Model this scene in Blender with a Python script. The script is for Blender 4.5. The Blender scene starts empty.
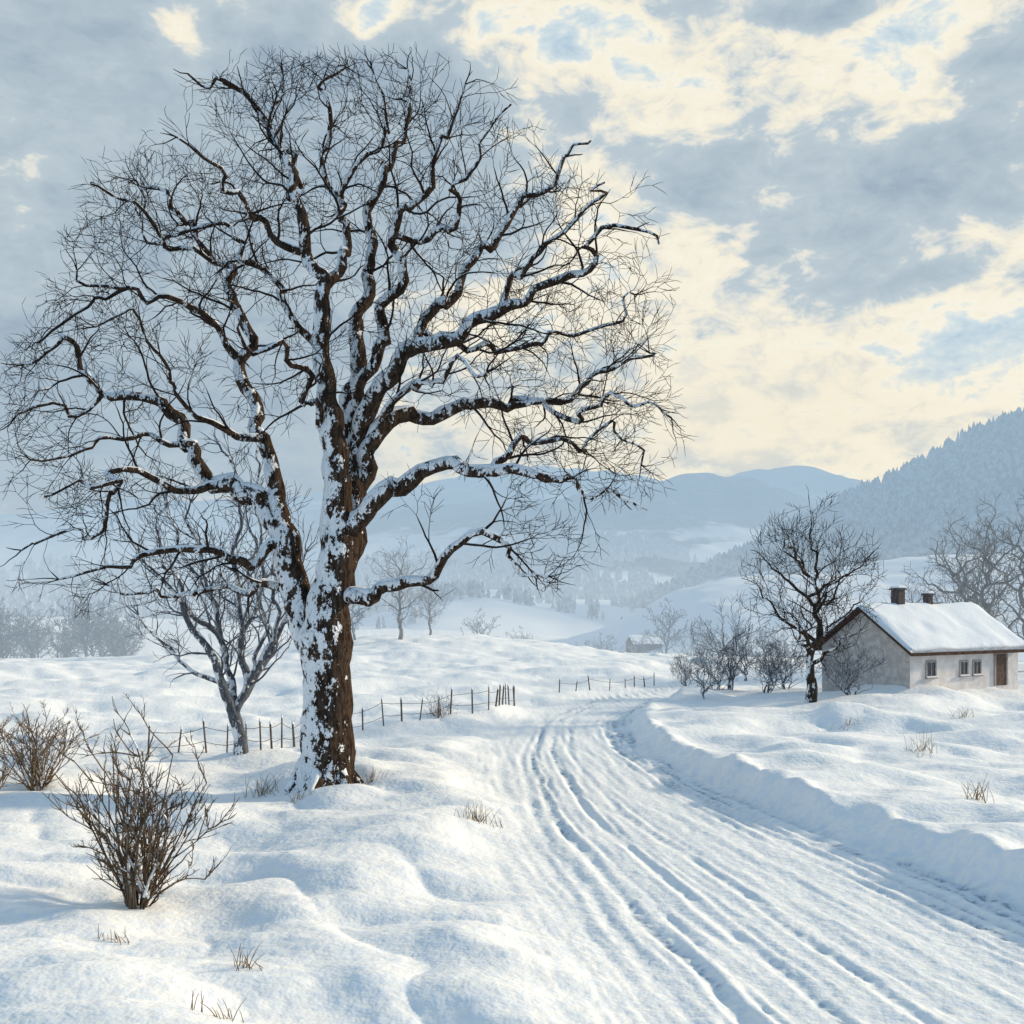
import bpy, math, random, time
import numpy as np
from mathutils import Vector
T0=time.time()
rng=np.random.default_rng(11); random.seed(11)
F=1100.; CAMZ=4.5; HY=600.
def lin(r,g,b,a=1.0):
    f=lambda c:(c/255/12.92) if c/255<=0.04045 else ((c/255+0.055)/1.055)**2.4
    return (f(r),f(g),f(b),a)
# ---------------------------------------------------------------- noise
def _h(ix,iy,iz):
    h=(ix*374761393+iy*668265263+iz*1440662683)&0xffffffff
    h=((h^(h>>13))*1274126177)&0xffffffff
    return ((h^(h>>16))&0xffffff)/float(0xffffff)
def noise3(x,y,z):
    x=np.asarray(x,float);y=np.asarray(y,float);z=np.asarray(z,float)
    x,y,z=np.broadcast_arrays(x,y,z)
    xi=np.floor(x).astype(np.int64);yi=np.floor(y).astype(np.int64);zi=np.floor(z).astype(np.int64)
    fx=x-xi;fy=y-yi;fz=z-zi
    fx=fx*fx*(3-2*fx);fy=fy*fy*(3-2*fy);fz=fz*fz*(3-2*fz)
    r=0
    for a in (0,1):
        for b in (0,1):
            for c in (0,1):
                r=r+_h(xi+a,yi+b,zi+c)*(fx if a else 1-fx)*(fy if b else 1-fy)*(fz if c else 1-fz)
    return r*2-1
def noise2(x,y,s=0):
    x=np.asarray(x,float);y=np.asarray(y,float)
    x,y=np.broadcast_arrays(x,y)
    xi=np.floor(x).astype(np.int64);yi=np.floor(y).astype(np.int64)
    fx=x-xi;fy=y-yi
    fx=fx*fx*fx*(fx*(fx*6-15)+10);fy=fy*fy*fy*(fy*(fy*6-15)+10)
    z=np.full_like(xi,s)
    return ((_h(xi,yi,z)*(1-fx)+_h(xi+1,yi,z)*fx)*(1-fy)+(_h(xi,yi+1,z)*(1-fx)+_h(xi+1,yi+1,z)*fx)*fy)*2-1
def fbm(x,y,o=4,s=0,g=0.5):
    r=0;a=1
    for i in range(o):
        c,sn=math.cos(i*.9+.4),math.sin(i*.9+.4)
        r=r+a*noise2((x*c-y*sn)*2**i+i*17.3,(x*sn+y*c)*2**i+i*9.1,s+i);a*=g
    return r
def sstep(a,b,x):
    t=np.clip((x-a)/(b-a),0,1);return t*t*(3-2*t)
# ---------------------------------------------------------------- terrain
_ry=[-40,0,11.7,16.5,19.8,26,34,40,45,50,55,61,70,82,100,130,260]
_rx=[10,7.2,5.2,4.2,3.55,2.55,2.05,2.40,3.5,5.6,8.4,10.8,12.6,12.0,8.5,3,-10]
_rw=[3.3,3.3,3.3,3.1,2.85,2.25,1.75,1.6,1.55,1.6,1.7,1.7,1.6,1.5,1.5,1.5,1.5]
TY=np.arange(-40,260,0.25)
k=np.exp(-(np.arange(-20,21)/8.)**2);k/=k.sum()
TX=np.convolve(np.pad(np.interp(TY,_ry,_rx),20,mode='edge'),k,'valid')
TW=np.convolve(np.pad(np.interp(TY,_ry,_rw),20,mode='edge'),k,'valid')
TS=np.gradient(TX,TY)
MOUNDS=[(17.5,35.5,1.1,0.42),(19.3,36.2,0.7,0.3),(14.5,42,1.6,0.3),(11.5,38,1.2,0.22),(21,31,1.5,0.25),(-4.5,27.0,1.3,0.28),(-9.2,15.6,1.5,0.22),
        (-6.5,22,1.2,0.25),(-2.5,16.5,1.6,0.2),(-5.0,12.5,1.2,0.18),(-11.5,26.5,2.2,0.3),(17,46,3,0.3),(13,44,2,.2),(20.5,47.5,1.5,.25)]
def ground(x,y):
    x=np.asarray(x,float);y=np.asarray(y,float)
    xc=np.interp(y,TY,TX);w=np.interp(y,TY,TW);s=np.interp(y,TY,TS)
    d=(x-xc)/np.sqrt(1+s*s)
    roadfade=1-sstep(110,160,y)
    wob=0.16*noise2(x*0.3,y*0.7,5)+0.12*noise2(x*1.1,y*1.9,6)
    R=sstep(w+0.0,w+0.65,d+wob)
    L=sstep(w+0.0,w+2.4,-d+wob*2)
    off=np.maximum(R,L)
    near=1-sstep(60,140,y)
    z=R*(0.42+0.12*noise2(x*0.5,y*0.5,9))*(1-0.6*sstep(40,60,y))+L*0.16
    z=z+0.15*np.exp(-((d-w-0.7)/0.4)**2)*(0.6+1.0*noise2(x*1.5,y*1.5,21))*(1-sstep(45,60,y))
    und=0.25*fbm(x/5.0,y/4.4,2,30)+0.12*fbm(x/1.8+0.2*y/2,y/1.3,2,40)
    lum=0.018*fbm(x*1.9,y*2.4,2,50)
    z=z+off*(und*(0.5+0.5*near)+lum*near)
    bl=np.abs(noise2(x/1.9+5+.25*y,y/1.3,60))
    z=z+(0.13*np.sqrt(bl+.03)-.08)*off*near
    rut=np.zeros_like(z)
    wd=0.10*noise2(y*0.22,y*0+3.3,70)+0.03*noise2(y*0.9,y*0+1.3,71)
    inr=(1-off)*roadfade
    for i,(p,dep,wi) in enumerate([(-0.95,.020,.09),(-0.80,.055,.09),(-0.70,.025,.05),(-0.50,.045,.08),(-0.41,.02,.05),(-0.22,.035,.08),(-.12,.012,.06),(0.10,.012,.07),(0.46,.03,.07),(0.60,.06,.11),(0.71,.04,.06),(0.82,.055,.10),(0.95,.05,.12)]):
        dep=dep*.75
        dd=d-p*w-wd*(1+0.2*(i%3))-0.06*noise2(y*0.3,y*0+i*3.1,80+i)
        g=np.exp(-(dd/wi)**2)
        amp=dep*np.clip(0.9+0.7*noise2(y*0.30,y*0+i*7.7,90+i)+.5*noise2(y*1.9,d*2,93+i),0,2)
        z=z-amp*g*roadfade+0.45*amp*np.exp(-((np.abs(dd)-wi*2.0)/(wi*0.8))**2)*roadfade
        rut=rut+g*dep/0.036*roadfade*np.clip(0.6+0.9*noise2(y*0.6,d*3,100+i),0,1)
    z=z+inr*(0.018*fbm(d*5.0,y*0.5,3,110)+0.014*fbm(x*5,y*5,2,120)*(0.4+1.8*np.clip(rut,0,1)))
    z=z+0.06*fbm(x*3.2,y*3.2,2,130)*np.exp(-((d-w-0.05)/0.45)**2)*near
    for mx,my,mr,mh in MOUNDS:
        z=z+mh*np.exp(-(((x-mx)**2+(y-my)**2)/mr**2))
    z=z-6.5*sstep(66,190,y)
    z=z+2.3*np.exp(-((y-100)/20)**2)*np.exp(-((x+7)/17)**2)
    z=z+0.7*np.exp(-((y-64)/10)**2)*np.exp(-((x+42)/14)**2)
    z=z+sstep(120,400,y)*3*fbm(x/90,y/90,2,140)
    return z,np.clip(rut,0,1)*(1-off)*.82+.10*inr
def gz(x,y): return float(ground(np.array([x]),np.array([y]))[0][0])
def place(px,py):
    Y=np.arange(7,400,0.05);X=(px-512)/F*Y;Z=CAMZ+(HY-py)/F*Y
    g=ground(X,Y)[0];i=int(np.argmax(Z<=g));return X[i],Y[i],g[i]
# ---------------------------------------------------------------- mesh helpers
def mesh_np(name,V,Fq,mats,matidx=None,smooth=True):
    n=4
    me=bpy.data.meshes.new(name)
    V=np.ascontiguousarray(V,dtype=np.float32);Fq=np.ascontiguousarray(Fq,dtype=np.int32)
    me.vertices.add(len(V));me.vertices.foreach_set('co',V.ravel())
    me.loops.add(Fq.size);me.loops.foreach_set('vertex_index',Fq.ravel())
    me.polygons.add(len(Fq));me.polygons.foreach_set('loop_start',np.arange(0,Fq.size,n,dtype=np.int32))
    if matidx is not None: me.polygons.foreach_set('material_index',np.ascontiguousarray(matidx,dtype=np.int32))
    me.polygons.foreach_set('use_smooth',np.full(len(Fq),smooth))
    me.update(calc_edges=True)
    for m in mats: me.materials.append(m)
    return me
def obj(name,me,parent=None,loc=(0,0,0)):
    o=bpy.data.objects.new(name,me);bpy.context.scene.collection.objects.link(o);o.location=loc
    if parent: o.parent=parent
    return o
def empty(name,loc=(0,0,0),rz=0):
    e=bpy.data.objects.new(name,None);bpy.context.scene.collection.objects.link(e);e.location=loc;e.rotation_euler=(0,0,rz);return e
def tubes(chains,sides,disp=0,freq=5):
    P=np.concatenate([c[0] for c in chains]);R=np.concatenate([c[1] for c in chains])
    L=np.array([len(c[0]) for c in chains]);st=np.concatenate([[0],np.cumsum(L)[:-1]]);en=st+L-1
    i=np.arange(len(P));pv=i-1;pv[st]=st;nx=i+1;nx[en]=en
    T=P[nx]-P[pv];T/=np.linalg.norm(T,axis=1,keepdims=True)+1e-9
    mt=P[en]-P[st];ax=np.argmin(np.abs(mt),axis=1);ref=np.repeat(np.eye(3)[ax],L,axis=0)
    U=np.cross(T,ref);U/=np.linalg.norm(U,axis=1,keepdims=True)+1e-9;W=np.cross(T,U)
    a=np.arange(sides)/sides*2*math.pi
    V=(np.cos(a)[None,:,None]*U[:,None]+np.sin(a)[None,:,None]*W[:,None])
    rr=np.broadcast_to(R[:,None],(len(P),sides)).copy()
    C=P[:,None]+V*rr[:,:,None]
    if disp:
        nz=noise3(C[...,0]*freq,C[...,1]*freq,C[...,2]*freq*0.6)+0.6*noise3(C[...,0]*freq*2.3,C[...,1]*freq*2.3,C[...,2]*freq*1.4)
        C=C+V*(rr*nz*disp)[:,:,None]
    m=np.ones(len(P),bool);m[en]=False;ii=i[m]
    kk=np.arange(sides);k2=(kk+1)%sides
    A=ii[:,None]*sides
    Q=np.stack([A+kk,A+k2,A+sides+k2,A+sides+kk],-1).reshape(-1,4)
    return C.reshape(-1,3),Q
def join(parts):
    V=[];Q=[];M=[];o=0
    for v,q,m in parts:
        V.append(v);Q.append(q+o);M.append(np.full(len(q),m));o+=len(v)
    return np.concatenate(V),np.concatenate(Q),np.concatenate(M)
# ---------------------------------------------------------------- materials
class NT:
    def __init__(s,nt): s.nt=nt
    def n(s,t,**kw):
        x=s.nt.nodes.new(t)
        for k,v in kw.items(): setattr(x,k,v)
        return x
    def put(s,sock,v):
        if isinstance(v,bpy.types.NodeSocket): s.nt.links.new(v,sock)
        elif v is not None: sock.default_value=v
    def m(s,op,a,b=None,c=None,clamp=False):
        x=s.n('ShaderNodeMath',operation=op,use_clamp=clamp);s.put(x.inputs[0],a);s.put(x.inputs[1],b)
        if c is not None: s.put(x.inputs[2],c)
        return x.outputs[0]
    def v(s,op,a,b=None,out=0):
        x=s.n('ShaderNodeVectorMath',operation=op);s.put(x.inputs[0],a)
        if b is not None: s.put(x.inputs[1],b)
        return x.outputs[out]
    def mix(s,f,a,b):
        x=s.n('ShaderNodeMix',data_type='RGBA');s.put(x.inputs[0],f);s.put(x.inputs[6],a);s.put(x.inputs[7],b);return x.outputs[2]
    def noise(s,vec,scale,detail=3,rough=.5,dist=0,out='Fac'):
        x=s.n('ShaderNodeTexNoise');s.put(x.inputs['Vector'],vec);x.inputs['Scale'].default_value=scale;x.inputs['Detail'].default_value=detail
        x.inputs['Roughness'].default_value=rough;x.inputs['Distortion'].default_value=dist;return x.outputs[out]
    def rng(s,v,a,b,c=0,d=1):
        x=s.n('ShaderNodeMapRange',interpolation_type='SMOOTHSTEP');s.put(x.inputs[0],v);x.inputs[1].default_value=a;x.inputs[2].default_value=b;x.inputs[3].default_value=c;x.inputs[4].default_value=d;return x.outputs[0]
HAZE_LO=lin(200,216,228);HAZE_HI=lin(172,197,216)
def newmat(name):
    m=bpy.data.materials.new(name);m.use_nodes=True;m.node_tree.nodes.clear();m.cycles.emission_sampling='NONE';return m,NT(m.node_tree)
def finish(m,t,col,rough=.8,bump=None,bstr=.3,bdist=.05,haze=True,hz=500.,spec=.2,cap=.9):
    if rough<.5:
        b=t.n('ShaderNodeBsdfPrincipled');t.put(b.inputs['Base Color'],col);t.put(b.inputs['Roughness'],rough)
    else:
        b=t.n('ShaderNodeBsdfDiffuse');t.put(b.inputs['Color'],col)
    if bump is not None:
        bp=t.n('ShaderNodeBump');bp.inputs['Strength'].default_value=bstr;bp.inputs['Distance'].default_value=bdist
        t.put(bp.inputs['Height'],bump);t.nt.links.new(bp.outputs[0],b.inputs['Normal'])
    out=t.n('ShaderNodeOutputMaterial');sh=b.outputs[0]
    if haze:  # aerial haze painted into the surface: pale blue glow growing with distance
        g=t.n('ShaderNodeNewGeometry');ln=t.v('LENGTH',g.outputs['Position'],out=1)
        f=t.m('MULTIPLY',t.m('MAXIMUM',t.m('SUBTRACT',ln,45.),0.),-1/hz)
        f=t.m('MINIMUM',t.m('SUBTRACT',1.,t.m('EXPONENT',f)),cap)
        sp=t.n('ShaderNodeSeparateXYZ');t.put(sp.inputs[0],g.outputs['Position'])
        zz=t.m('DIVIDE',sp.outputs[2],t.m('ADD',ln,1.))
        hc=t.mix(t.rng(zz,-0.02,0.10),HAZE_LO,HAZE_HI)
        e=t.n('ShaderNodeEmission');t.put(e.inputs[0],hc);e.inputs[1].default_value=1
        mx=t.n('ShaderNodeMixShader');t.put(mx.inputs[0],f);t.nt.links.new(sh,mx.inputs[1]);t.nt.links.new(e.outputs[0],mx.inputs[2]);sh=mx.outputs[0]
    t.nt.links.new(sh,out.inputs[0]);return m
SNOW=(0.84,0.88,0.94,1)
def mat_ground():
    m,t=newmat('snow_ground');g=t.n('ShaderNodeNewGeometry');P=g.outputs['Position']
    a=t.n('ShaderNodeAttribute',attribute_name='rut')
    n2=t.noise(P,6,2,.6)
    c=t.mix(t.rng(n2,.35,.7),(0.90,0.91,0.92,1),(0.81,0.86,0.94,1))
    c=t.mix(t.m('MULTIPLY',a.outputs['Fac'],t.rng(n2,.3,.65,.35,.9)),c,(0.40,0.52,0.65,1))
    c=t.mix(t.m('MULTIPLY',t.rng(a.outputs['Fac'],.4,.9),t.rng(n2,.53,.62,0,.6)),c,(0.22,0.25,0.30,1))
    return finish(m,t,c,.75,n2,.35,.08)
def mat_snow(name='snow',haze=False):
    m,t=newmat(name);g=t.n('ShaderNodeNewGeometry');n=t.noise(g.outputs['Position'],7,2,.6)
    return finish(m,t,SNOW,.8,n,.4,.04,haze)
def mat_bark(name,c1,c2,snow=.0,haze=False):
    m,t=newmat(name);g=t.n('ShaderNodeNewGeometry');P=g.outputs['Position']
    ps=t.v('MULTIPLY',P,(1,1,.3))
    n=t.noise(ps,11,3,.7,.5)
    c=t.mix(t.rng(n,.35,.65),c1,c2)
    if snow>0:
        d=t.v('DOT_PRODUCT',g.outputs['Normal'],(-0.75,-0.35,0.50),out=1)
        sn=t.noise(t.v('MULTIPLY',P,(1,1,.6)),4.6,4,.8)
        f=t.rng(t.m('ADD',t.m('MULTIPLY',d,.16),sn),1.0-snow,1.03-snow)
        c=t.mix(f,c,SNOW)
        h=t.m('ADD',n,t.m('MULTIPLY',f,.7))
    else: h=n
    return finish(m,t,c,.9,h,1.,.08,haze)
def mat_plain(name,c1,c2,scale=8,haze=False,rough=.8,bstr=.3,hz=500.):
    m,t=newmat(name);g=t.n('ShaderNodeNewGeometry');n=t.noise(g.outputs['Position'],scale,2,.6)
    return finish(m,t,t.mix(t.rng(n,.3,.7),c1,c2),rough,n if bstr else None,bstr,.03,haze,hz)
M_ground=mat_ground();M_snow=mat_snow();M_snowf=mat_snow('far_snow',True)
M_bark=mat_bark('bark',(.022,.016,.014,1),(.080,.056,.041,1),.452)
M_twig=mat_plain('twig_bark',(.020,.017,.016,1),(.040,.032,.027,1),3,bstr=0)
M_bark2=mat_bark('frosted_bark',(.07,.08,.10,1),(.14,.15,.175,1),.45)
M_twig2=mat_plain('frosted_twig',(.09,.105,.13,1),(.18,.195,.23,1),3,bstr=0)
M_bark1=mat_bark('dark_bark',(.03,.025,.022,1),(.07,.055,.045,1),.36)
M_shrub=mat_plain('shrub_twig',(.12,.08,.05,1),(.27,.19,.12,1),4,bstr=0)
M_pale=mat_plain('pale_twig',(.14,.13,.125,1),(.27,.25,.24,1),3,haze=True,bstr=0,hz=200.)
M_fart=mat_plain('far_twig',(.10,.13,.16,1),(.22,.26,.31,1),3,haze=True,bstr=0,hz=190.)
M_grass=mat_plain('dry_grass',(.16,.11,.06,1),(.34,.25,.15,1),9,bstr=0)
M_wood=mat_plain('weathered_wood',(.08,.07,.065,1),(.18,.155,.135,1),12,bstr=0)
# ---------------------------------------------------------------- ground sheet
py=np.arange(1307,682,-1.4)
Yr=np.concatenate([np.linspace(-18,6.9,26),4950/(py-600),np.arange(60.6,150,.6),np.geomspace(151,4500,70)])
s=np.linspace(-1,1,941);tt=1.3*(0.42*s+0.58*s**3)
YY,TT=np.meshgrid(Yr,tt,indexing='ij')
XX=0.12*np.clip(YY,0,30)+TT*(np.maximum(YY,0)+10)
ZZ,RR=ground(XX,YY)
V=np.stack([XX,YY,ZZ],-1).reshape(-1,3);nr,nc=XX.shape
i=(np.arange(nr-1)[:,None]*nc+np.arange(nc-1)[None,:]).ravel()
Q=np.stack([i,i+1,i+nc+1,i+nc],-1)
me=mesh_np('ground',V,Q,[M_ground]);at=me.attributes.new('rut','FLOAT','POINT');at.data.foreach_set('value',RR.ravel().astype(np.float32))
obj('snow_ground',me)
print('ground',time.time()-T0)
# ---------------------------------------------------------------- hills
def mat_hill(name,lo,hi,forest,scale=.02,amount=.5,hz=500.,cap=.9):
    m,t=newmat(name);g=t.n('ShaderNodeNewGeometry');P=g.outputs['Position']
    n=t.noise(t.v('MULTIPLY',P,(1,1,2.2)),scale,4,.62,.4);n2=t.noise(P,scale*14,2,.7)
    sp=t.n('ShaderNodeSeparateXYZ');t.put(sp.inputs[0],P)
    f=t.m('ADD',t.rng(sp.outputs[2],lo,hi,-.3,.35),n)
    f=t.rng(f,.55-amount*.2,.66-amount*.2)
    fc=t.mix(t.rng(n2,.35,.65),forest,tuple(x*2.6 for x in forest[:3])+(1,))
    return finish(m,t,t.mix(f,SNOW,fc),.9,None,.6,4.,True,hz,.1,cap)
def hill(name,pts,Yr_,front,back,base,mat,amp=0,fr=.02,rough=1.5,nx=360,ny=70,seed=1,pw=1.0):
    pts=[(-500,pts[0][1]+30)]+list(pts)+[(1500,pts[-1][1])]
    px=np.linspace(-480,1480,nx);zr=np.interp(px,[p[0] for p in pts],[p[1] for p in pts])
    kk=np.exp(-(np.arange(-6,7)/2.5)**2);kk/=kk.sum();zr=np.convolve(np.pad(zr,6,mode='edge'),kk,'valid')
    X=(px-512)/F*Yr_;Zr=CAMZ+(HY-zr)/F*Yr_
    t=np.concatenate([np.linspace(0,1,ny),1+np.linspace(0,1,12)[1:]])
    Yv=np.where(t<=1,Yr_-front*(1-t),Yr_+back*(t-1))
    pr=np.where(t<=1,sstep(0,1,t)**pw*.55+.45*t,1-sstep(0,1,t-1))
    Y2,X2=np.meshgrid(Yv,X,indexing='ij')
    Z=base+np.maximum(Zr-base,0)[None,:]*pr[:,None]
    n=fbm(X2*fr,Y2*fr,4,seed*10)
    Z=Z+amp*n*np.minimum(pr[:,None]*2,1)*np.clip((Zr-base)/20,0,1)[None,:]+rough*noise2(X2*fr*9,Y2*fr*9,seed)*pr[:,None]
    Z=np.where(Zr[None,:]<base,base-20,Z)
    V=np.stack([X2,Y2,Z],-1).reshape(-1,3);nr,nc=X2.shape
    i=(np.arange(nr-1)[:,None]*nc+np.arange(nc-1)[None,:]).ravel()
    me=mesh_np(name,V,np.stack([i,i+1,i+nc+1,i+nc],-1),[mat]);obj(name,me)
    return X2,Y2,Z
FOR=(.06,.085,.11,1)
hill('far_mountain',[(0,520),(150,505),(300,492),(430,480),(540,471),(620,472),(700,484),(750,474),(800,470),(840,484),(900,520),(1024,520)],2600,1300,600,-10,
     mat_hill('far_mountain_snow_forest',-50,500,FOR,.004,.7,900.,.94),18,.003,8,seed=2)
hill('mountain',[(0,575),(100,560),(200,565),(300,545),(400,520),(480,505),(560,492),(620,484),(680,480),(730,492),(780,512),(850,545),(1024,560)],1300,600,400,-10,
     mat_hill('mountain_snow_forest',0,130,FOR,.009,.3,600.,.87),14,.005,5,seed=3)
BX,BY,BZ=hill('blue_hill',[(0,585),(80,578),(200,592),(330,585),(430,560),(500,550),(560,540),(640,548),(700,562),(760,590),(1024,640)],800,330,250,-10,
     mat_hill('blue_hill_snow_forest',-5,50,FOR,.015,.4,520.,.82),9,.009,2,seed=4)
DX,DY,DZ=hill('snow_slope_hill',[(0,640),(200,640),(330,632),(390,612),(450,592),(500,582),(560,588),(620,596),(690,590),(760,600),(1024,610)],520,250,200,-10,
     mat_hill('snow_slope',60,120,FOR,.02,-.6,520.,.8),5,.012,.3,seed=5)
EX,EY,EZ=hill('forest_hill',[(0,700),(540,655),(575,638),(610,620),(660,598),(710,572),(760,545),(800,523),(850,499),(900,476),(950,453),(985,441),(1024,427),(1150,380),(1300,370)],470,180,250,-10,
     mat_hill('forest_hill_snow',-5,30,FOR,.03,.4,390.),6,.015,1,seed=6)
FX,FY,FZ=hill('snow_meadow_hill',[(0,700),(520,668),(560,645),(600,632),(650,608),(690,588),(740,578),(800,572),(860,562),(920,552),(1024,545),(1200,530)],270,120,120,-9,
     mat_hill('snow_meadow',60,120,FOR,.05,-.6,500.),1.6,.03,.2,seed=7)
def forest(name,X,Y,Z,n,cond,h=(5,9),mat=None,seed=0,con_p=.6):
    r=np.random.default_rng(seed);ch=[]
    M_=cond(X,Y,Z);idx=np.argwhere(M_[:-1,:-1])
    sel=idx[r.integers(0,len(idx),n)]
    for a,b in sel:
        u,v=r.random(2);x=X[a,b]*(1-u)+X[a,b+1]*u;y=Y[a,b]*(1-v)+Y[a+1,b]*v
        z=(Z[a,b]*(1-u)+Z[a,b+1]*u)*(1-v)+(Z[a+1,b]*(1-u)+Z[a+1,b+1]*u)*v
        H=r.uniform(*h);w=H*r.uniform(.14,.28)
        con=r.random()<con_p
        zz=np.array([-.5,.12,.35,.7,1.])*H;rr=np.array([.2,1,.8,.4,.03])*w if con else np.array([.15,.8,1.1,.9,.1])*w
        P=np.stack([np.full(5,x),np.full(5,y),z+zz],-1);P[1:,:2]+=r.normal(0,.12,(4,2));ch.append((P,rr))
    V,Q=tubes(ch,5,.35,1.3)
    return obj(name,mesh_np(name,V,Q,[mat],smooth=False))
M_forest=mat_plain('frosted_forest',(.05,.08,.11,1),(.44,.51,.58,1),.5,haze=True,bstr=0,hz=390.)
fn=lambda x,y:fbm(x*.02,y*.02,3,77)
forest('forest',EX,EY,EZ,7500,lambda X,Y,Z:(Y<474)&(Y>345)&(((Z>10+X*.06)&(fn(X,Y)>-.55))),(4,7.5),M_forest,1)
forest('hedgerow_trees',EX,EY,EZ,600,lambda X,Y,Z:(Y<476)&(Y>440)&(X>20)&(X<150),(4,7),M_forest,2,.3)
forest('far_forest',BX,BY,BZ,4200,lambda X,Y,Z:(Y<806)&(Y>520)&(fbm(X*.012,Y*.02,3,78)>-.1)&(X>-520)&(X<330),(7,13),M_forest,3,.5)
forest('slope_hedges',DX,DY,DZ,800,lambda X,Y,Z:(Y<524)&(Y>330)&(np.abs(fbm(X*.012,Y*.016,2,79))<.035)&(X>-200)&(X<200),(3,6),M_forest,4,.2)
print('hills',time.time()-T0)
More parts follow.
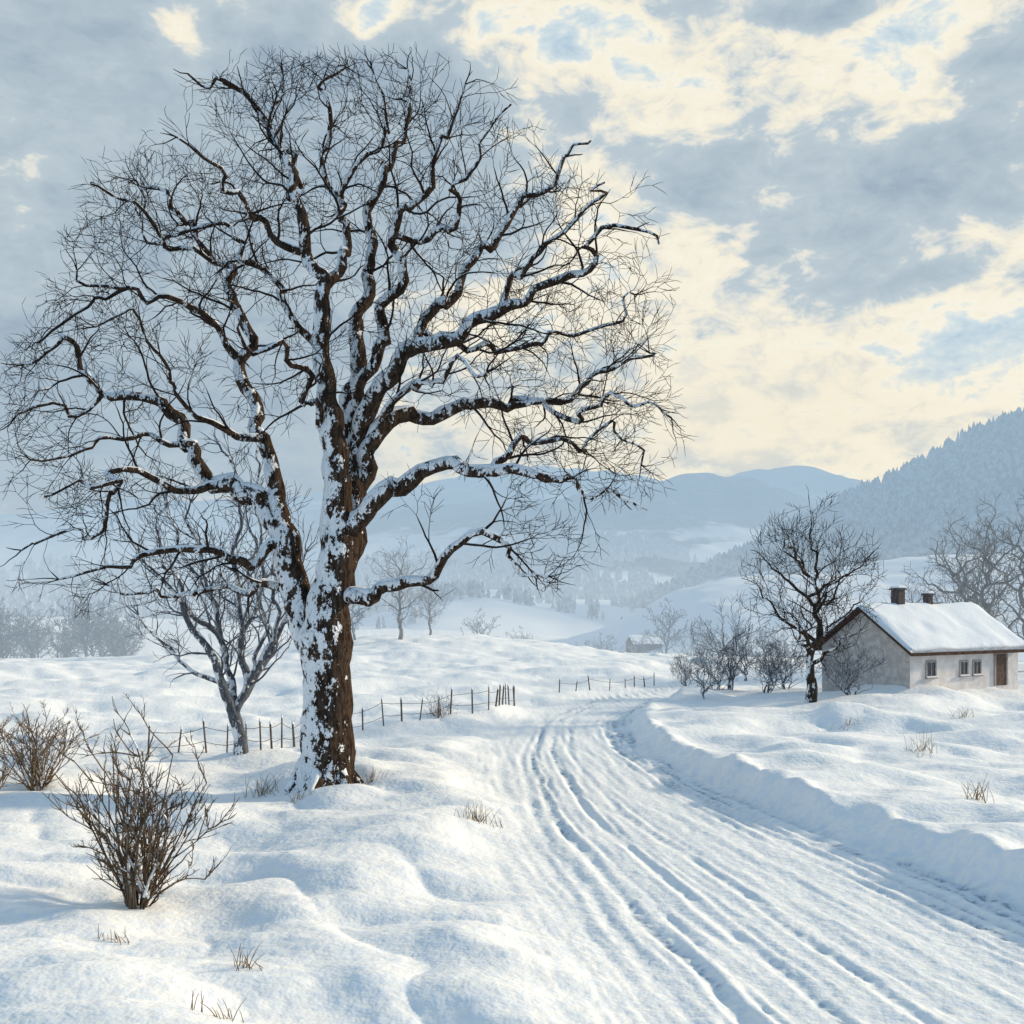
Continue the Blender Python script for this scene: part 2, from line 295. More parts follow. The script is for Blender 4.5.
# ---------------------------------------------------------------- trees
class Tree:
    def __init__(s,seed,D,inside=None,center=None):
        s.C=[];s.D=D;s.r=np.random.default_rng(seed);s.q=random.Random(seed);s.inside=inside or (lambda p:True);s.cen=Vector(center or (0,0,0))
    def path(s,pts,rad,jit=.05,snap=True):
        pts=np.array(pts,float);rad=np.array(rad,float)
        if s.C and snap:
            E=np.concatenate([c[0] for c in s.C]);d=np.linalg.norm(E-pts[0],axis=1);j=int(d.argmin())
            if d[j]<1.2: pts[0]=E[j]
        A=np.vstack([2*pts[0]-pts[1],pts,2*pts[-1]-pts[-2]]);out=[];ro=[]
        for i in range(len(pts)-1):
            p0,p1,p2,p3=A[i:i+4];n=max(2,int(np.linalg.norm(p2-p1)/s.D))
            for k in range(n):
                t=k/n;out.append(.5*((2*p1)+(-p0+p2)*t+(2*p0-5*p1+4*p2-p3)*t*t+(-p0+3*p1-3*p2+p3)*t**3));ro.append(rad[i]*(1-t)+rad[i+1]*t)
        out.append(pts[-1]);ro.append(rad[-1]);out=np.array(out);ro=np.array(ro)
        sd=s.r.random()*100;q=np.arange(len(out));am=jit*np.minimum(q/4,1)*np.clip(1.35-ro*3.2,.3,1.3)
        for c in range(3):
            out[:,c]+=am*(noise2(q*s.D*1.2+sd,q*0+c*5.,3)+.75*noise2(q*s.D*2.6+sd,q*0+c*9.,4))
        s.C.append((out,ro));return out,ro
    def fork(s,p,d,L,r,lv,tip,rt,up=.02):
        q=s.q;seg=s.D*(.95 if lv>1 else .7);n=max(3,int(L/seg));pts=[p.copy()];rad=[r]
        g=lambda a:Vector((q.gauss(0,a),q.gauss(0,a),q.gauss(0,a)))
        curl=g(.05);sp=(0,2,2,3)[min(lv,3)];last=q.randint(-1,1);sgn=1
        side=d.cross(g(1)).normalized()
        for i in range(1,n+1):
            d=(d+curl+g(.16)+Vector((0,0,up))).normalized();p=p+d*seg
            if not s.inside(p):
                if i<2: return
                break
            t=i/n;ri=max(r*(1-.62*t),tip);pts.append(p.copy());rad.append(ri)
            if lv>0 and i-last>=sp and i<n:
                last=i+q.randint(-1,1);sgn=-sgn
                side=(side+.6*g(1));side=(side-d*side.dot(d)).normalized()
                pr=(side*sgn+g(.25)+.25*(p-s.cen).normalized()).normalized()
                an=q.uniform(.45,1.0);dc=(d*math.cos(an)+pr*math.sin(an)).normalized()
                s.fork(p,dc,L*(1-.45*t)*q.uniform(.42,.68),max(ri*.6,tip),lv-1,tip,rt,up)
                d=(d-pr*.30).normalized()
        rad[-1]*=.6
        if lv>0 and len(pts)==n+1:
            for k in (1,-1):
                pr=(side*k+g(.3)).normalized();s.fork(p,(d+pr*.5).normalized(),L*.34,max(rad[-1]*.9,tip),lv-1,tip,rt,up)
        if len(pts)>=3: s.C.append((np.array([tuple(x) for x in pts]),np.array(rad)))
    def dress(s,rmax=.2,every=.38,kL=9.,L0=.9,Lm=3.2,tip=.0065,lv=3,up=.02,thin=1.5):
        q=s.q
        for P,R in list(s.C):
            acc=q.uniform(0,every);sg=1
            for i in range(2,len(P)-1):
                acc+=float(np.linalg.norm(P[i]-P[i-1]))
                if R[i]>rmax or acc<every*(1 if R[i]<.085 else thin): continue
                acc=q.uniform(-.1,.15)*every;sg=-sg
                d=Vector(P[i+1]-P[i-1]).normalized();p=Vector(P[i])
                sd=d.cross(Vector((q.gauss(0,.5),1.,q.gauss(0,.5)))).normalized()*sg
                sd=(sd+Vector((q.gauss(0,.3),q.gauss(0,.6),q.gauss(0,.3)+.1))+.25*(p-s.cen).normalized()).normalized()
                an=q.uniform(.55,1.05);dc=(d*math.cos(an)+sd*math.sin(an)).normalized()
                L=min(L0+kL*R[i],Lm)*q.uniform(.7,1.25)
                s.fork(p,dc,L,max(min(R[i]*.45,.034),tip*1.3),lv if L>1.1 else lv-1,tip,1,up)
            d=Vector(P[-1]-P[-3]).normalized()
            if R[-1]<.05:
                for k in range(3): s.fork(Vector(P[-1]),(d+Vector((q.gauss(0,.45),q.gauss(0,.45),q.gauss(0,.45)))).normalized(),L0*1.0,max(R[-1]*.8,tip),lv-1,tip,1,up)
    def mesh(s,name,mats,thick=.05,snow_r=.03,disp=.10,snow_amt=1.0,wind=(-.5,-.12,0)):
        cl={16:[],8:[],5:[],3:[]}
        for c in s.C:
            m=c[1].max();cl[16 if m>.14 else 8 if m>thick else 5 if m>.022 else 3].append(c)
        parts=[]
        for sd,l in cl.items():
            if l: v,q=tubes(l,sd,disp if sd>=8 else 0,4);parts.append((v,q,0 if sd>=8 else 1))
        sn=[];w=np.array(wind)
        for pts,rad in s.C:
            if rad.max()<snow_r or len(pts)<4: continue
            T=np.gradient(pts,axis=0);T/=np.linalg.norm(T,axis=1,keepdims=True)+1e-9
            up=np.array([0,0,1.])+w*.3;O=up-T*(T@up)[:,None]
            hor=np.linalg.norm(np.cross(T,[0,0,1.]),axis=1)
            O/=np.linalg.norm(O,axis=1,keepdims=True)+1e-9
            g=.30+.76*sstep(.35,.9,hor)+.55*noise3(pts[:,0]*1.9,pts[:,1]*1.9,pts[:,2]*1.9)+.4*noise3(pts[:,0]*5,pts[:,1]*5,pts[:,2]*5)
            g=np.clip(g*snow_amt-.5*(rad>.26)-.7*np.clip(.04-rad,0,1)*20,.03,1.05)
            sn.append((pts+O*(rad*.64*g)[:,None],rad*.62*g))
        if sn:
            v,q=tubes(sn,7,.28,7);parts.append((v,q,2))
        V,Q,M=join(parts);print(name,len(s.C),len(V),time.time()-T0)
        return mesh_np(name,V,Q,mats,M)
def inpoly(x,y,poly):
    c=np.zeros(x.shape,bool);n=len(poly)
    for i in range(n):
        x1,y1=poly[i];x2,y2=poly[i-1]
        c^=((y1>y)!=(y2>y))&(x<(x2-x1)*(y-y1)/(y2-y1+1e-9)+x1)
    return c
def mkinside(poly,Y0,depth,c,R):
    gx,gy=np.meshgrid(np.arange(-100,1100,4),np.arange(0,900,4));m=inpoly(gx+.5,gy+.5,poly);rr=random.Random(3)
    def f(p):
        px=512+F*p.x/p.y;pyy=HY-F*(p.z-CAMZ)/p.y;a=int((px+100)/4);b=int(pyy/4)
        if a<0 or b<0 or b>=m.shape[0] or a>=m.shape[1]: return False
        q=((px-c[0])/R[0])**2+((pyy-c[1])/R[1])**2
        if abs(p.y-Y0)>depth*math.sqrt(max(.2,1.15-q)): return False
        return m[b,a] or rr.random()<.6 and m[min(max(b+(3 if pyy<c[1] else -3),0),m.shape[0]-1),min(max(a+(4 if px<c[0] else -4),0),m.shape[1]-1)]
    return f
def limbs(tr,Y0,defs,jit=.05):
    for pts,dep in defs:
        n=len(pts);P=[];R=[]
        L=np.concatenate([[0],np.cumsum([math.hypot(pts[i+1][0]-pts[i][0],pts[i+1][1]-pts[i][1]) for i in range(n-1)])]);L=L/L[-1]
        for i,(px,py_,w) in enumerate(pts):
            d0,d1=dep if isinstance(dep,tuple) else (0,dep)
            Y=Y0+d0+(d1-d0)*L[i]**1.1
            P.append(((px-512)/F*Y,Y,CAMZ+(HY-py_)/F*Y));R.append(w/2/F*Y)
        tr.path(P,R,jit=jit)
bx,by,bz=place(325,783);print('tree',bx,by,bz)
Y0=by
poly=[(3,440),(0,365),(35,320),(55,245),(85,172),(165,135),(180,82),(250,58),(330,50),(440,52),(520,98),(560,145),(625,150),(662,228),(675,300),(660,335),(682,430),(660,535),(560,590),(500,596),(450,560),(435,610),(385,625),(372,560),(350,500),(290,470),(285,560),(290,610),(250,615),(200,600),(120,608),(40,628),(12,590),(0,490)]
cen=((330-512)/F*Y0,Y0,CAMZ+(HY-540)/F*Y0)
big=Tree(5,.17,mkinside(poly,Y0,4.8,(335,370),(355,335)),cen)
limbs(big,Y0,[
 ([(322,800,84),(323,783,68),(325,760,56),(327,720,48),(328,670,48),(326,635,54),(330,600,44),(336,560,36),(336,500,30),(331,440,25),(331,375,20),(323,310,16),(305,250,12),(292,195,9),(268,135,6),(228,92,4),(200,72,2)],-.8),
 ([(318,690,30),(312,640,36),(298,600,30),(290,560,27),(283,528,25),(245,497,20),(205,477,15),(180,445,13),(170,405,12),(152,386,10),(112,384,7),(86,357,5.5),(52,346,4),(22,362,2)],1.6),
 ([(225,487,9),(190,484,7),(140,478,6),(92,490,4),(40,500,2)],(1.,-2.5)),
 ([(286,545,14),(252,556,9),(195,553,7),(135,567,4.5),(70,572,2)],(0.3,-2.)),
 ([(290,520,20),(272,475,17),(262,440,13),(262,405,13),(250,370,12),(246,335,10),(226,292,8),(214,258,6),(172,205,5),(138,172,2)],(.3,2.6)),
 ([(262,440,9),(237,432,8),(215,418,6),(190,395,4),(150,345,3),(95,325,2)],(.8,-3)),
 ([(248,365,9),(226,340,7),(185,312,6),(130,300,4),(82,262,2)],(1.4,-1.)),
 ([(323,320,13),(338,260,10),(345,205,7),(333,145,5),(322,95,3.5),(335,68,2)],(-.3,2.2)),
 ([(340,590,32),(350,540,30),(352,470,24),(358,400,19),(356,335,14),(365,265,11),(371,205,8.5),(394,145,6),(410,95,4),(414,72,2)],(0,1.6)),
 ([(362,420,15),(374,365,12),(386,312,11),(400,245,9),(428,185,6.5),(447,125,4),(458,82,2)],(.5,-1.8)),
 ([(352,460,20),(380,393,18),(412,355,15),(450,335,13),(492,308,11),(530,300,9),(572,284,7),(602,246,5),(640,230,3),(654,245,2)],(.3,-2.2)),
 ([(420,350,12),(452,296,10),(490,252,8),(518,202,6),(550,168,4),(592,158,2)],(-.3,2.5)),
 ([(352,490,20),(382,432,17),(430,411,13),(480,400,10),(520,405,8),(562,390,6),(612,368,4),(650,350,2)],(0,2.6)),
 ([(515,405,7),(570,412,5),(622,402,4),(660,428,2)],(1.4,-.6)),
 ([(348,535,21),(388,493,18),(440,474,14),(490,469,11),(532,482,8),(572,490,6),(612,500,4),(640,518,2)],(-.3,-2.6)),
 ([(500,470,8),(520,442,6),(560,446,4.5),(605,436,3),(636,450,2)],(-1.2,.5)),
 ([(345,602,20),(380,592,14),(420,574,10),(450,554,8),(490,548,6),(522,560,4),(546,572,2)],(-.4,-1.8)),
 ([(330,380,9),(300,330,7),(262,270,6),(200,235,4),(130,228,2)],(0,3)),
 ([(305,255,8),(262,215,6),(215,165,4),(185,145,2)],(-.4,-2.6)),
 ([(400,240,7),(440,225,6),(480,165,4),(510,115,2)],(-.6,-3)),
 ([(492,308,7),(520,260,6),(570,225,4),(625,188,2)],(-1,-3.4)),
 ([(345,200,6),(375,150,4),(370,100,3),(365,72,2)],(.9,-1.5)),
 ([(290,190,6),(285,130,4),(285,88,2)],(-.5,1.6)),
 ([(300,590,12),(262,582,8),(215,590,5),(160,596,3),(110,596,2)],(.2,2.2)),
 ([(440,335,7),(480,345,6),(540,340,4),(600,330,3),(640,302,2)],(-.2,1.2)),
 ([(330,440,9),(300,400,7),(290,350,5),(262,330,4),(240,300,2)],(0,-3.5)),
 ([(385,430,8),(430,380,6),(455,370,5),(500,365,3)],(.2,-3.6)),
 ([(120,384,5),(80,405,4),(45,400,3),(20,425,2)],(1.5,.8)),
 ([(140,478,5),(90,520,4),(55,525,3),(25,545,2)],(-1,-.5)),
 ([(130,300,4),(85,308,3),(50,335,2)],(-.5,.2)),
 ([(214,258,5),(165,245,4),(115,200,3),(95,190,2)],(1.8,.4)),
 ([(180,445,6),(130,435,4),(85,445,3),(40,450,2)],(1.2,-1)),
 ],jit=.22)
big.dress(rmax=.13,every=.41,kL=10,L0=.78,Lm=2.3,tip=.0060,lv=3,up=.022,thin=2.2)
def roots(tr,bx,by,bz,s=1):
    for a in (-2.6,-1.7,-.7,.1,1.2,2.4):
        tr.path([(bx+.10*s*math.cos(a),by+.1*s*math.sin(a),bz+.7*s),(bx+.48*s*math.cos(a),by+.48*s*math.sin(a),bz+.22*s),(bx+.9*s*math.cos(a),by+.9*s*math.sin(a),bz-.12*s)],[.26*s,.20*s,.10*s],jit=.03,snap=False)
roots(big,bx,by,bz)
obj('bare_oak_tree',big.mesh('bare_oak_tree',[M_bark,M_twig,M_snow],snow_r=.028,disp=.13))
x2,y2,z2=place(240,752)
po2=[(112,600),(120,540),(150,480),(180,430),(235,415),(290,450),(320,510),(315,580),(295,640),(262,680),(238,700),(210,690),(165,665),(130,640)]
t2=Tree(8,.19,mkinside(po2,y2,3.2,(225,560),(115,140)),(x2,y2,z2+1))
limbs(t2,y2,[([(240,762,20),(240,745,14),(238,712,12),(225,685,9),(205,650,7),(185,610,5),(160,575,4),(145,558,2)],-1),
 ([(238,712,9),(232,670,7),(215,620,5),(200,560,4),(190,500,2)],1),
 ([(240,715,10),(246,680,8),(244,630,6),(235,570,5),(238,500,3),(225,440,2)],-.8),
 ([(242,700,9),(262,665,7),(280,630,5),(296,590,3),(306,555,2)],1),
 ([(246,680,7),(270,640,5),(275,580,3.5),(285,520,2)],-1.3),
 ([(225,685,6),(190,665,4),(160,640,3),(138,622,2)],1.2),
 ([(205,650,5),(180,590,4),(155,535,2)],-1),
 ([(244,630,5),(262,570,4),(262,500,2)],1),([(232,670,5),(210,600,4),(175,540,3),(165,480,2)],2),([(250,690,5),(262,630,4),(250,560,3),(255,450,2)],2)],jit=.10)
t2.dress(rmax=.12,every=.5,kL=12,L0=.7,Lm=1.8,tip=.008,lv=2,up=.06)
obj('small_bare_tree',t2.mesh('small_bare_tree',[M_bark2,M_twig2,M_snow],snow_r=.04,snow_amt=.95))
def generic(seed,H=8.,W=6.5,low=.28,D=.22,tr_r=.17,mats=None,stems=1,tip=.009,snow=.05,every=.5,lv=2,Lm=1.8):
    r=np.random.default_rng(seed)
    def ins(p): return ((p.x**2+p.y**2)/(W*.5)**2+((p.z-H*.56)/(H*.48))**2)<1.05
    t=Tree(seed,D,ins,(0,0,H*.3))
    for k in range(stems):
        a=r.uniform(0,6.28);off=.0 if stems==1 else .2
        b=np.array([off*math.cos(a),off*math.sin(a),-.3]);sc=0 if stems==1 else W*.27
        tp=np.array([r.uniform(-.1,.1)*W+sc*math.cos(a),r.uniform(-.1,.1)*W+sc*math.sin(a),H*(.93 if stems==1 else r.uniform(.7,.9))])
        rr=tr_r/(stems**.5)
        t.path([b,b*.8+tp*.12+[0,0,.1],b*.5+tp*.5+np.array([r.normal(0,.2),r.normal(0,.2),0]),tp],[rr*1.5,rr,rr*.5,.012],jit=.14,snap=False)
        nl=11 if stems==1 else 4
        for j in range(nl):
            f=low+(.72-low)*j/nl+r.uniform(-.02,.02);an=a+j*2.4+r.uniform(-.4,.4)
            s0=b+(tp-b)*f;L=W*.48*(1.0-.35*abs(f-.4)/.4)
            e=s0+np.array([math.cos(an)*L,math.sin(an)*L,L*r.uniform(.6,1.2)]);e[2]=min(e[2],H*.93)
            t.path([s0,s0*.5+e*.5+[0,0,-.06*L],e],[rr*(.62-.4*f),rr*.25,.012],jit=.16)
    t.dress(rmax=tr_r*.8,every=every,kL=10,L0=.6,Lm=Lm,tip=tip,lv=lv,up=.05)
    return t.mesh('bare_tree_mesh%d'%seed,mats,thick=.06,snow_r=snow,snow_amt=.8)
G1=generic(21,8.6,6.0,.2,mats=[M_bark1,M_twig,M_snow],tr_r=.19,snow=.06,every=.36,lv=3)
G2=generic(22,6,4.5,.15,mats=[M_bark2,M_twig2,M_snow],stems=3,tr_r=.12,snow=.05)
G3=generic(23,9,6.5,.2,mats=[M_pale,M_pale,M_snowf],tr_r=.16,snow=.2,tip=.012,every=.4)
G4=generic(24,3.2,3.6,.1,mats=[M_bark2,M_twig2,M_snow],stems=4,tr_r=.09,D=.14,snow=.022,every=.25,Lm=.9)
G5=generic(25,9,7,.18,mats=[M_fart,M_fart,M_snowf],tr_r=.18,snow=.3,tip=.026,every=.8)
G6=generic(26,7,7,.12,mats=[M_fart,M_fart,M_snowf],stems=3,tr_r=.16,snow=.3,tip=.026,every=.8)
def put(me,name,px,py_,s=1,rz=0,dz=0,parent=None):
    x,y,z=place(px,py_);o=obj(name,me,parent,(x,y,z+dz));o.scale=(s,s,s);o.rotation_euler=(0,0,rz);return o
put(G1,'bare_tree',811,702,.93,0.5)
put(G4,'snowy_small_tree',853,695,.72,1)
put(G2,'bare_tree',730,689,.80,2);put(G2,'bare_tree',700,699,.5,4);put(G2,'bare_tree',748,680,.6,1)
put(G4,'snowy_shrub',765,692,.8,3);put(G4,'snowy_shrub',716,690,.7,5);put(G4,'snowy_shrub',785,688,.7,2);put(G4,'snowy_shrub',836,688,.5,4);put(G4,'snowy_shrub',688,686,.55,1)
for px,py_,s in ((958,672,1.0),(992,670,1.12),(1030,671,1.15),(915,668,.62),(975,668,.9)):
    put(G3,'bare_tree',px,py_,s*1.05,px)
def at(me,name,px,Y,s,rz,parent=None):
    x=(px-512)/F*Y;o=obj(name,me,parent,(x,Y,gz(x,Y)-.1));o.scale=(s,s,s);o.rotation_euler=(0,0,rz);return o
row=empty('distant_trees')
r=np.random.default_rng(3)
K=[(482,140,.85),(500,148,.6),(518,145,.65),(508,155,.5),(532,160,.5),(600,135,.62),(575,150,.4),(618,150,.45),(664,125,.85),(690,128,.75),(640,140,.5),(655,145,.5),(880,110,.5),(905,112,.6),(700,135,.6),(722,120,.75),(400,88,.95),(430,95,.6),(355,90,.6),(748,118,.6),(770,112,.5),(790,116,.6)]
for j in range(46): K.append((r.uniform(-180,135),r.uniform(112,150),r.uniform(.6,1.05)))
for j in range(12): K.append((r.uniform(135,360),r.uniform(150,190),r.uniform(.35,.6)))
for j in range(22): K.append((r.uniform(560,1000),r.uniform(150,200),r.uniform(.25,.5)))
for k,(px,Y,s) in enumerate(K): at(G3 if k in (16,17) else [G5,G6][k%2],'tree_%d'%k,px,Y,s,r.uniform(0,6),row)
# ---------------------------------------------------------------- shrubs and grass
def shrub(name,px,py_,H,W,nstem,mat,seed,lean=0,dens=1.):
    x,y,z=place(px,py_);r=np.random.default_rng(seed);ch=[]
    def br(p,d,L,rad,lv):
        n=7;pts=[p];cu=r.normal(0,.05,3)
        for i in range(n):
            d=d+cu+r.normal(0,.13,3)+np.array([0,0,.05]);d/=np.linalg.norm(d);pts.append(pts[-1]+d*L/n)
        ch.append((np.array(pts),np.linspace(rad,rad*.4,n+1)))
        if lv>0:
            for k in range(int(r.integers(4,8)*dens)):
                i=r.integers(1,n+1);dd=d+r.normal(0,.5,3);dd[2]=abs(dd[2])*.8+.2;dd/=np.linalg.norm(dd)
                br(pts[i],dd,L*r.uniform(.22,.42),rad*.6,lv-1)
    for k in range(nstem):
        a=r.uniform(0,6.28);q=r.random()**.7
        d=np.array([math.cos(a)*q*W/2+lean,math.sin(a)*q*W/2,H*(1.0-.5*q*q)]);L=np.linalg.norm(d)*.78*r.uniform(.75,1.1);d/=np.linalg.norm(d)
        br(np.array([x+.1*math.cos(a),y+.1*math.sin(a),z-.1]),d,L,.015*H/2.2,3 if k%3==0 else 2)
    v,q=tubes(ch,3);parts=[(v,q,0)]
    sn=[]
    for P,R in ch:
        if R[0]>.008 and r.random()<.3: sn.append((P[1:4]+[0,0,.012],R[1:4]*1.3))
    if sn: parts.append((*tubes(sn,5),1))
    V,Q,M=join(parts);obj(name,mesh_np(name,V,Q,[mat,M_snow],M))
M_dark=mat_plain('dark_shrub_twig',(.08,.058,.042,1),(.20,.145,.10,1),4,bstr=0)
shrub('bare_shrub',137,908,2.95,2.0,36,M_dark,13)
shrub('bare_shrub',38,790,2.5,2.5,34,M_shrub,4)
shrub('bare_shrub',-10,792,2.0,2.,20,M_shrub,5)
def tuft(name,px,py_,H,n,seed,spread=.6,mat=M_grass):
    x,y,z=place(px,py_);r=np.random.default_rng(seed);ch=[]
    for k in range(n):
        a=r.uniform(0,6.28);q=r.random();rr=spread*.5*r.random()
        p=np.array([x+rr*math.cos(a*1.7),y+rr*.6*math.sin(a*1.7),0]);p[2]=gz(p[0],p[1])-.05
        d=np.array([math.cos(a)*q*.7,math.sin(a)*q*.7,1.]);L=H*r.uniform(.5,1.1);pts=[p]
        for i in range(4):
            d=d+np.array([math.cos(a),math.sin(a),-.3])*.12*i*q;d/=np.linalg.norm(d);pts.append(pts[-1]+d*L/4)
        ch.append((np.array(pts),np.array([.006,.006,.005,.004,.002])))
    v,q=tubes(ch,3);obj(name,mesh_np(name,v,q,[mat]))
for k,(px,py_,H,n,sp) in enumerate([(480,822,.45,46,1.1),(247,968,.35,22,.5),(214,1016,.3,16,.6),(262,796,.6,36,.9),(372,782,.4,26,.9),(978,800,.6,28,.7),(118,942,.22,16,.6),(962,718,.45,22,.9),(925,752,.6,20,1.),(440,716,.7,40,1.2),(848,726,.4,18,1.2),(300,800,.3,16,.6)]):
    tuft('grass_tuft',px,py_,H,n,50+k,sp,M_grass if k not in(9,) else M_shrub)
shrub('snowy_shrub',925,757,.8,1.3,8,M_pale,9,dens=.6);shrub('bare_shrub',440,717,1.3,1.6,14,M_pale,10,dens=.6)
print('plants',time.time()-T0)
# ---------------------------------------------------------------- fence
def fence(name,pts,sp,H,rails):
    P=[place(*p) for p in pts];P=np.array([(a,b) for a,b,c in P]);d=np.concatenate([[0],np.cumsum(np.linalg.norm(np.diff(P,axis=0),axis=1))])
    e=empty(name);r=np.random.default_rng(5);posts=[];L=np.arange(0,d[-1],sp);tops=[];sn=[]
    for l in L:
        x=np.interp(l,d,P[:,0])+r.normal(0,.05);y=np.interp(l,d,P[:,1])+r.normal(0,.05);z=gz(x,y);h=H*r.uniform(.8,1.15);lx,ly=r.normal(0,.06,2)
        a=np.array([x,y,z-.2]);b=np.array([x+lx,y+ly,z+h]);w=r.uniform(.022,.038)
        posts.append((np.array([a,(a+b)/2,b,b+[0,0,.005]]),np.array([w,w*.95,w*.85,.001])));tops.append((a,b))
        sn.append((np.array([b-[0,0,.01],b+[0,0,.04],b+[0,0,.08]]),np.array([w*1.2,w,.01])))
    v,q=tubes(posts,7,.1,9);obj('posts',mesh_np('posts',v,q,[M_wood]),e)
    v,q=tubes(sn,7);obj('post_snow_caps',mesh_np('caps',v,q,[M_snow]),e)
    rl=[]
    for f in rails:
        for (a,b),(c,dd) in zip(tops[:-1],tops[1:]):
            p=a+(b-a)*(f+r.normal(0,.03));q_=c+(dd-c)*(f+r.normal(0,.03));m=(p+q_)/2-[0,0,.02]
            rl.append((np.array([p,m,q_]),np.array([.009,.009,.009])))
    v,q=tubes(rl,5);obj('rails',mesh_np('rails',v,q,[M_wood]),e)
fence('wooden_fence',[(150,754),(215,754),(262,751),(300,744),(352,733),(400,722),(450,714),(490,710),(518,706)],.8,.82,(.45,.85))
fence('wooden_fence',[(560,692),(590,690),(620,689),(656,686)],1.2,.6,(.8,))
# ---------------------------------------------------------------- house
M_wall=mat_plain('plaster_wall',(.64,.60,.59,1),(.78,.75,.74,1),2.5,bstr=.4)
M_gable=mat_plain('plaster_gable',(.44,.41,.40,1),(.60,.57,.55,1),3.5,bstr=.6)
M_rwood=mat_plain('roof_wood',(.06,.04,.035,1),(.12,.08,.065,1),6)
M_brick=mat_plain('chimney_brick',(.07,.06,.06,1),(.14,.12,.12,1),10)
M_glass=mat_plain('window_glass',(.03,.04,.05,1),(.06,.07,.09,1),4,rough=.15,bstr=0)
M_frame=mat_plain('window_frame',(.30,.27,.25,1),(.42,.38,.35,1),8)
M_door=mat_plain('door_wood',(.10,.07,.06,1),(.17,.12,.10,1),8)
hx,hy,_=place(910,689);a=math.radians(30);hz=gz(hx,hy)-.12
L=(.4618*hy-hx)/(math.cos(a)-.4618*math.sin(a))*.98;W=(hx-.2818*hy)/(math.sin(a)+.2818*math.cos(a))
house=empty('farmhouse',(hx,hy,hz),a);print('house',hx,hy,hz,L,W)
HE=1.72;HR=3.35
def poly_obj(name,V,Fc,mat,smooth=False):
    me=bpy.data.meshes.new(name);me.from_pydata(V,[],Fc);me.update();me.materials.append(mat);return obj(name,me,house)
def box(name,a,b,mat,bev=0):
    x0,y0,z0=a;x1,y1,z1=b
    o=poly_obj(name,[(x0,y0,z0),(x1,y0,z0),(x1,y1,z0),(x0,y1,z0),(x0,y0,z1),(x1,y0,z1),(x1,y1,z1),(x0,y1,z1)],[(0,3,2,1),(4,5,6,7),(0,1,5,4),(1,2,6,5),(2,3,7,6),(3,0,4,7)],mat)
    if bev:
        m=o.modifiers.new('b','BEVEL');m.width=bev;m.segments=2
    return o
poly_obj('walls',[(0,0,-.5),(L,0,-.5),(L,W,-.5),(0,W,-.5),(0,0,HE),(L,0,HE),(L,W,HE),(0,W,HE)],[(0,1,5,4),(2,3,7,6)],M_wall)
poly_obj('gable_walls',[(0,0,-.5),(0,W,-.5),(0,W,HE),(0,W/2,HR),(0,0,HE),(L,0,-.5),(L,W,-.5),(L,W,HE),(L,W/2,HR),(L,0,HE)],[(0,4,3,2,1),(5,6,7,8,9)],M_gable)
ov=.38;sl=(HR-HE)/(W/2)
def slab(name,t0,t1,ex,mat,sub,amp,eo):
    V=[];Fc=[]
    nx,ny=(sub,sub//2) if sub else (1,1)
    o=0
    for side in (0,1):
        for lay,t in ((0,t0),(1,t1)):
            for i in range(nx+1):
                for j in range(ny+1):
                    x=-ex+(L+2*ex)*i/nx;q=j/ny;yy=-eo+(W/2+eo)*q;z=HE+sl*yy+t
                    if lay and sub:
                        n=float(noise2(np.array([x*1.1]),np.array([yy*1.3]),side+7)[0]);n2=float(noise2(np.array([x*3.]),np.array([yy*3.]),side+9)[0])
                        ed=min(i,nx-i,j*1.)/2.
                        z+=amp*(n+.4*n2)-(.10*(1-min(ed,1)) if t1>.15 else 0)
                        if j==0: yy-=.05*n2
                        if q>.85: z-=.08*((q-.85)/.15)**2
                    if side: yy=W-yy
                    V.append((x,yy,z))
            base=o+lay*(nx+1)*(ny+1)
            for i in range(nx):
                for j in range(ny):
                    k=base+i*(ny+1)+j;Fc.append((k,k+1,k+ny+2,k+ny+1))
        n1=(nx+1)*(ny+1)
        for i in range(nx):
            k=o+i*(ny+1);Fc.append((k,k+ny+1,k+ny+1+n1,k+n1))
        for i in (0,nx):
            for j in range(ny):
                k=o+i*(ny+1)+j;Fc.append((k,k+1,k+1+n1,k+n1))
        o+=2*n1
    me=bpy.data.meshes.new(name);me.from_pydata(V,[],Fc);me.update();me.materials.append(mat)
    if sub: me.polygons.foreach_set('use_smooth',[True]*len(me.polygons))
    return obj(name,me,house)
slab('roof',.01,.13,ov,M_rwood,0,0,ov)
slab('roof_snow',.134,.36,ov-.02,M_snow,40,.06,ov-.02)
def chimney(nm,x,w,h):
    y=W/2-.0;box(nm,(x,y-w/2,HR-.3),(x+w,y+w/2,HR+h),M_brick,.01);box(nm+'_cap',(x-.06,y-w/2-.06,HR+h+.003),(x+w+.06,y+w/2+.06,HR+h+.08),M_brick,.01)
    box(nm+'_snow',(x-.05,y-w/2-.05,HR+h+.083),(x+w+.05,y+w/2+.05,HR+h+.18),M_snow,.05)
chimney('chimney',1.9,.42,.85);chimney('small_chimney',3.9,.3,.62)
def window(nm,x,z,w,h,panes=True):
    box(nm+'_glass',(x,-.012,z),(x+w,-.003,z+h),M_glass)
    for k,(x0,x1,z0,z1) in enumerate([(x-.07,x,z-.07,z+h+.07),(x+w,x+w+.07,z-.07,z+h+.07),(x,x+w,z+h,z+h+.07),(x,x+w,z-.07,z),(x+w/2-.02,x+w/2+.02,z,z+h)]):
        box(nm+'_frame_%d'%k,(x0,-.05 if k<4 else -.035,z0),(x1,-.002 if k<4 else -.014,z1),M_frame)
    box(nm+'_sill',(x-.1,-.12,z-.12),(x+w+.1,-.002,z-.073),M_frame);box(nm+'_sill_snow',(x-.09,-.115,z-.07),(x+w+.09,-.055,z-.02),M_snow,.01)
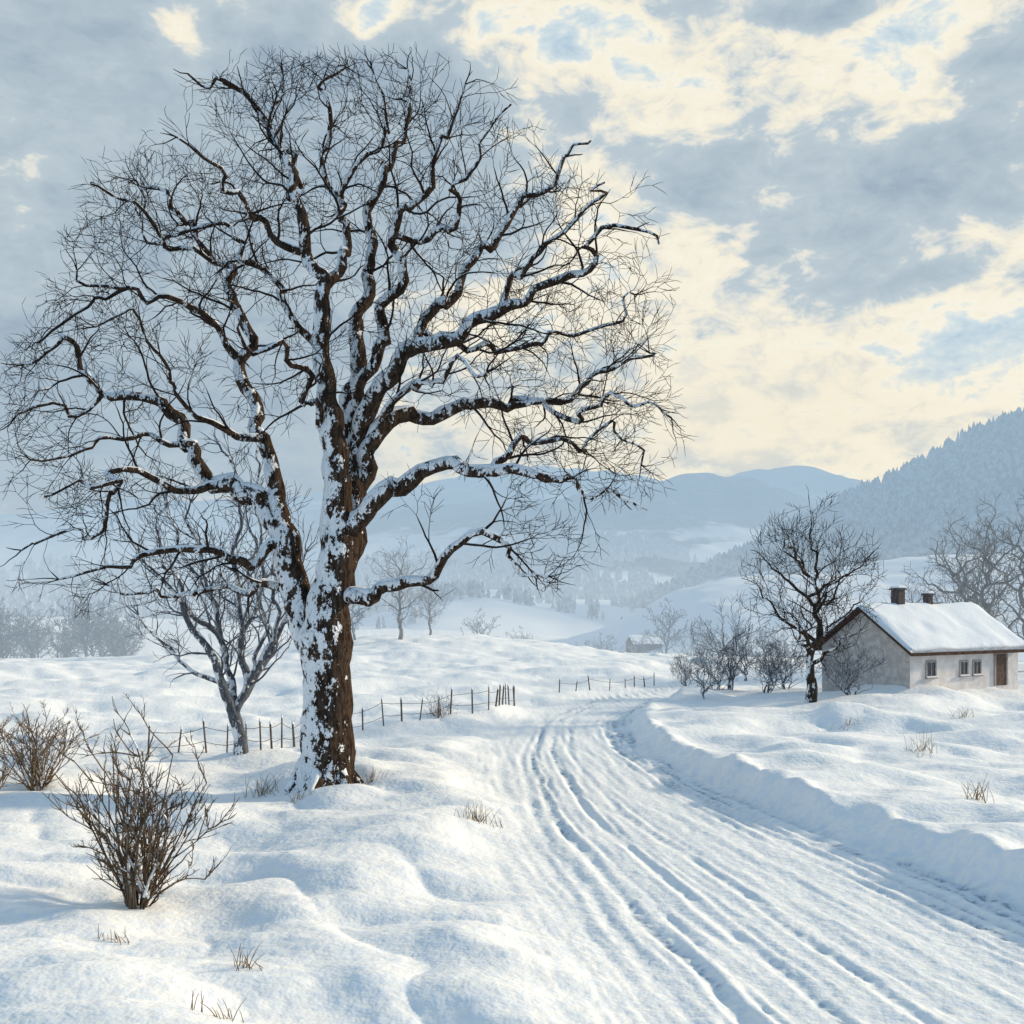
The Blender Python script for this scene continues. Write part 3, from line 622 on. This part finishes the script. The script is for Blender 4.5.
window('window_1',1.0,.62,.5,.55);window('window_2',3.1,.62,.42,.5);window('window_3',3.95,.62,.42,.5)
box('door',(5.4,-.03,.05),(6.1,-.003,1.42),M_door);box('door_frame_left',(5.3,-.06,.05),(5.397,-.003,1.5),M_frame);box('door_frame_right',(6.103,-.06,.05),(6.2,-.003,1.5),M_frame);box('door_lintel',(5.4,-.06,1.423),(6.1,-.003,1.5),M_frame)
# small farm building on the meadow across the valley
yj=int(np.argmin(np.abs(FY[:,0]-212)));fY=float(FY[yj,0]);fx=(634-512)/F*fY;xj=int(np.argmin(np.abs(FX[yj]-fx)));fzz=max(float(FZ[yj,xj]),gz(fx,fY))
fb=empty('distant_farmhouse',(fx,fY,fzz),.3);house=fb;print('farm',fx,fY,fzz)
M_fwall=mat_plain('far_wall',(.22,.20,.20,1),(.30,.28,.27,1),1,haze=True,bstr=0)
poly_obj('walls',[(0,0,-1),(6,0,-1),(6,4,-1),(0,4,-1),(0,0,2),(6,0,2),(6,4,2),(0,4,2),(0,2,3.4),(6,2,3.4)],[(0,1,5,4),(2,3,7,6),(3,0,4,8,7),(1,2,6,9,5)],M_fwall)
poly_obj('snow_roof',[(-.3,-.4,1.8),(6.3,-.4,1.8),(6.3,2,3.55),(-.3,2,3.55),(-.3,4.4,1.8),(6.3,4.4,1.8)],[(0,1,2,3),(3,2,5,4)],M_snowf)
# ---------------------------------------------------------------- light
SD=np.array([.90,.30,0.]);SD/=np.linalg.norm(SD);el=math.radians(19)
sd=np.array([SD[0]*math.cos(el),SD[1]*math.cos(el),math.sin(el)])
su=bpy.data.lights.new('sun','SUN');su.energy=4.4;su.angle=math.radians(4);su.color=(1,.81,.54)
so=bpy.data.objects.new('sun',su);bpy.context.scene.collection.objects.link(so);so.rotation_euler=Vector(sd).to_track_quat('Z','Y').to_euler();so.location=(60,30,40)
w=bpy.data.worlds.new('World');bpy.context.scene.world=w;w.use_nodes=True;w.node_tree.nodes.clear();t=NT(w.node_tree)
w.cycles.sampling_method='NONE'
tc=t.n('ShaderNodeTexCoord');Dv=tc.outputs['Generated'];sp=t.n('ShaderNodeSeparateXYZ');t.put(sp.inputs[0],Dv)
az=t.m('ARCTAN2',sp.outputs[0],sp.outputs[1]);ev=t.m('ARCSINE',sp.outputs[2])
PX=t.m('MULTIPLY_ADD',az,1155.,512.);PY=t.m('MULTIPLY_ADD',ev,-1190.,600.)
S=t.v('MULTIPLY',Dv,(1,1,1.8))
wn=t.n('ShaderNodeTexNoise');t.put(wn.inputs['Vector'],S);wn.inputs['Scale'].default_value=9;wn.inputs['Detail'].default_value=3;wn.inputs['Roughness'].default_value=.6
ws=t.n('ShaderNodeSeparateXYZ');t.put(ws.inputs[0],wn.outputs['Color'])
PX=t.m('ADD',PX,t.m('MULTIPLY_ADD',ws.outputs[0],200.,-100.));PY=t.m('ADD',PY,t.m('MULTIPLY_ADD',ws.outputs[1],140.,-70.))
def gauss(cx,cy,rx,ry,amp):
    a_=t.m('MULTIPLY',t.m('SUBTRACT',PX,float(cx)),1/rx);b_=t.m('MULTIPLY',t.m('SUBTRACT',PY,float(cy)),1/ry)
    q=t.m('ADD',t.m('MULTIPLY',a_,a_),t.m('MULTIPLY',b_,b_));return t.m('MULTIPLY',t.m('EXPONENT',t.m('MULTIPLY',q,-1.)),amp)
n1=t.noise(S,8,5,.62,.3);n2=t.noise(S,26,4,.66,.5)
den=t.m('ADD',t.m('MULTIPLY_ADD',n1,1.0,-.50),t.m('MULTIPLY_ADD',n2,.54,-.27))
den=t.m('ADD',den,.42)
for g in [(130,120,320,190,.33),(60,400,330,170,.32),(340,60,190,70,.22),(390,230,140,150,.24),(490,110,55,110,.18),
          (920,185,170,40,.32),(1000,95,70,32,.30),(905,285,110,20,.30),(700,165,80,28,.26),(860,8,190,20,.30),(740,225,70,16,.15),(900,240,60,14,.12),
          (560,20,80,40,-.20),(650,40,60,40,-.16),(900,60,110,20,-.08),(990,330,90,22,-.16),(880,350,120,16,-.12),(40,210,80,30,-.26),(190,35,40,30,-.38),(385,25,50,30,-.36),(440,330,90,110,-.16),(720,455,120,16,.14)]:
    den=t.m('ADD',den,gauss(*g))
back=t.rng(sp.outputs[1],-.2,.5,-.45,0);den=t.m('ADD',den,back);den=t.m('ADD',den,t.rng(sp.outputs[2],.5,.85,0,-.34))  # unseen sky behind camera and overhead cleared to blue, added for blue shadow fill
cr=t.n('ShaderNodeValToRGB');t.put(cr.inputs[0],den);e=cr.color_ramp;e.interpolation='LINEAR'
st=[(0.0,lin(160,194,220)),(.16,lin(190,213,228)),(.28,lin(214,227,231)),(.35,lin(250,245,228)),(.44,lin(247,240,221)),(.51,lin(224,226,220)),(.575,lin(190,204,212)),(.78,lin(174,191,203)),(.98,lin(154,173,190))]
while len(e.elements)<len(st): e.elements.new(.5)
for k,(p,c) in enumerate(st): e.elements[k].position=p;e.elements[k].color=c
col=t.mix(t.m('MULTIPLY',gauss(780,420,250,62,.66),1.),cr.outputs[0],lin(249,239,215))
col=t.mix(gauss(60,500,480,120,.6),col,lin(176,196,211))
sky=t.n('ShaderNodeTexSky');sky.sky_type='NISHITA';sky.sun_disc=False;sky.sun_elevation=el;sky.sun_rotation=math.atan2(sd[0],sd[1])
skc=t.v('SCALE',sky.outputs[0]);skc.node.inputs['Scale'].default_value=.10
clr=t.rng(den,.0,.3,.3,0.02)
col=t.mix(clr,col,skc)
bg=t.n('ShaderNodeBackground');t.put(bg.inputs[0],col);bg.inputs[1].default_value=1.
wo=t.n('ShaderNodeOutputWorld');t.nt.links.new(bg.outputs[0],wo.inputs[0])
# ---------------------------------------------------------------- camera
cd=bpy.data.cameras.new('camera');cd.sensor_width=36;cd.lens=F/1024*36;cd.shift_y=(HY-512)/1024;cd.clip_end=10000;cd.clip_start=.1
co=bpy.data.objects.new('camera',cd);bpy.context.scene.collection.objects.link(co);co.location=(0,0,CAMZ);co.rotation_euler=(math.pi/2,0,0)
sc=bpy.context.scene;sc.camera=co;sc.view_settings.view_transform='Standard';sc.view_settings.look='None';sc.view_settings.exposure=0
print('done',time.time()-T0)
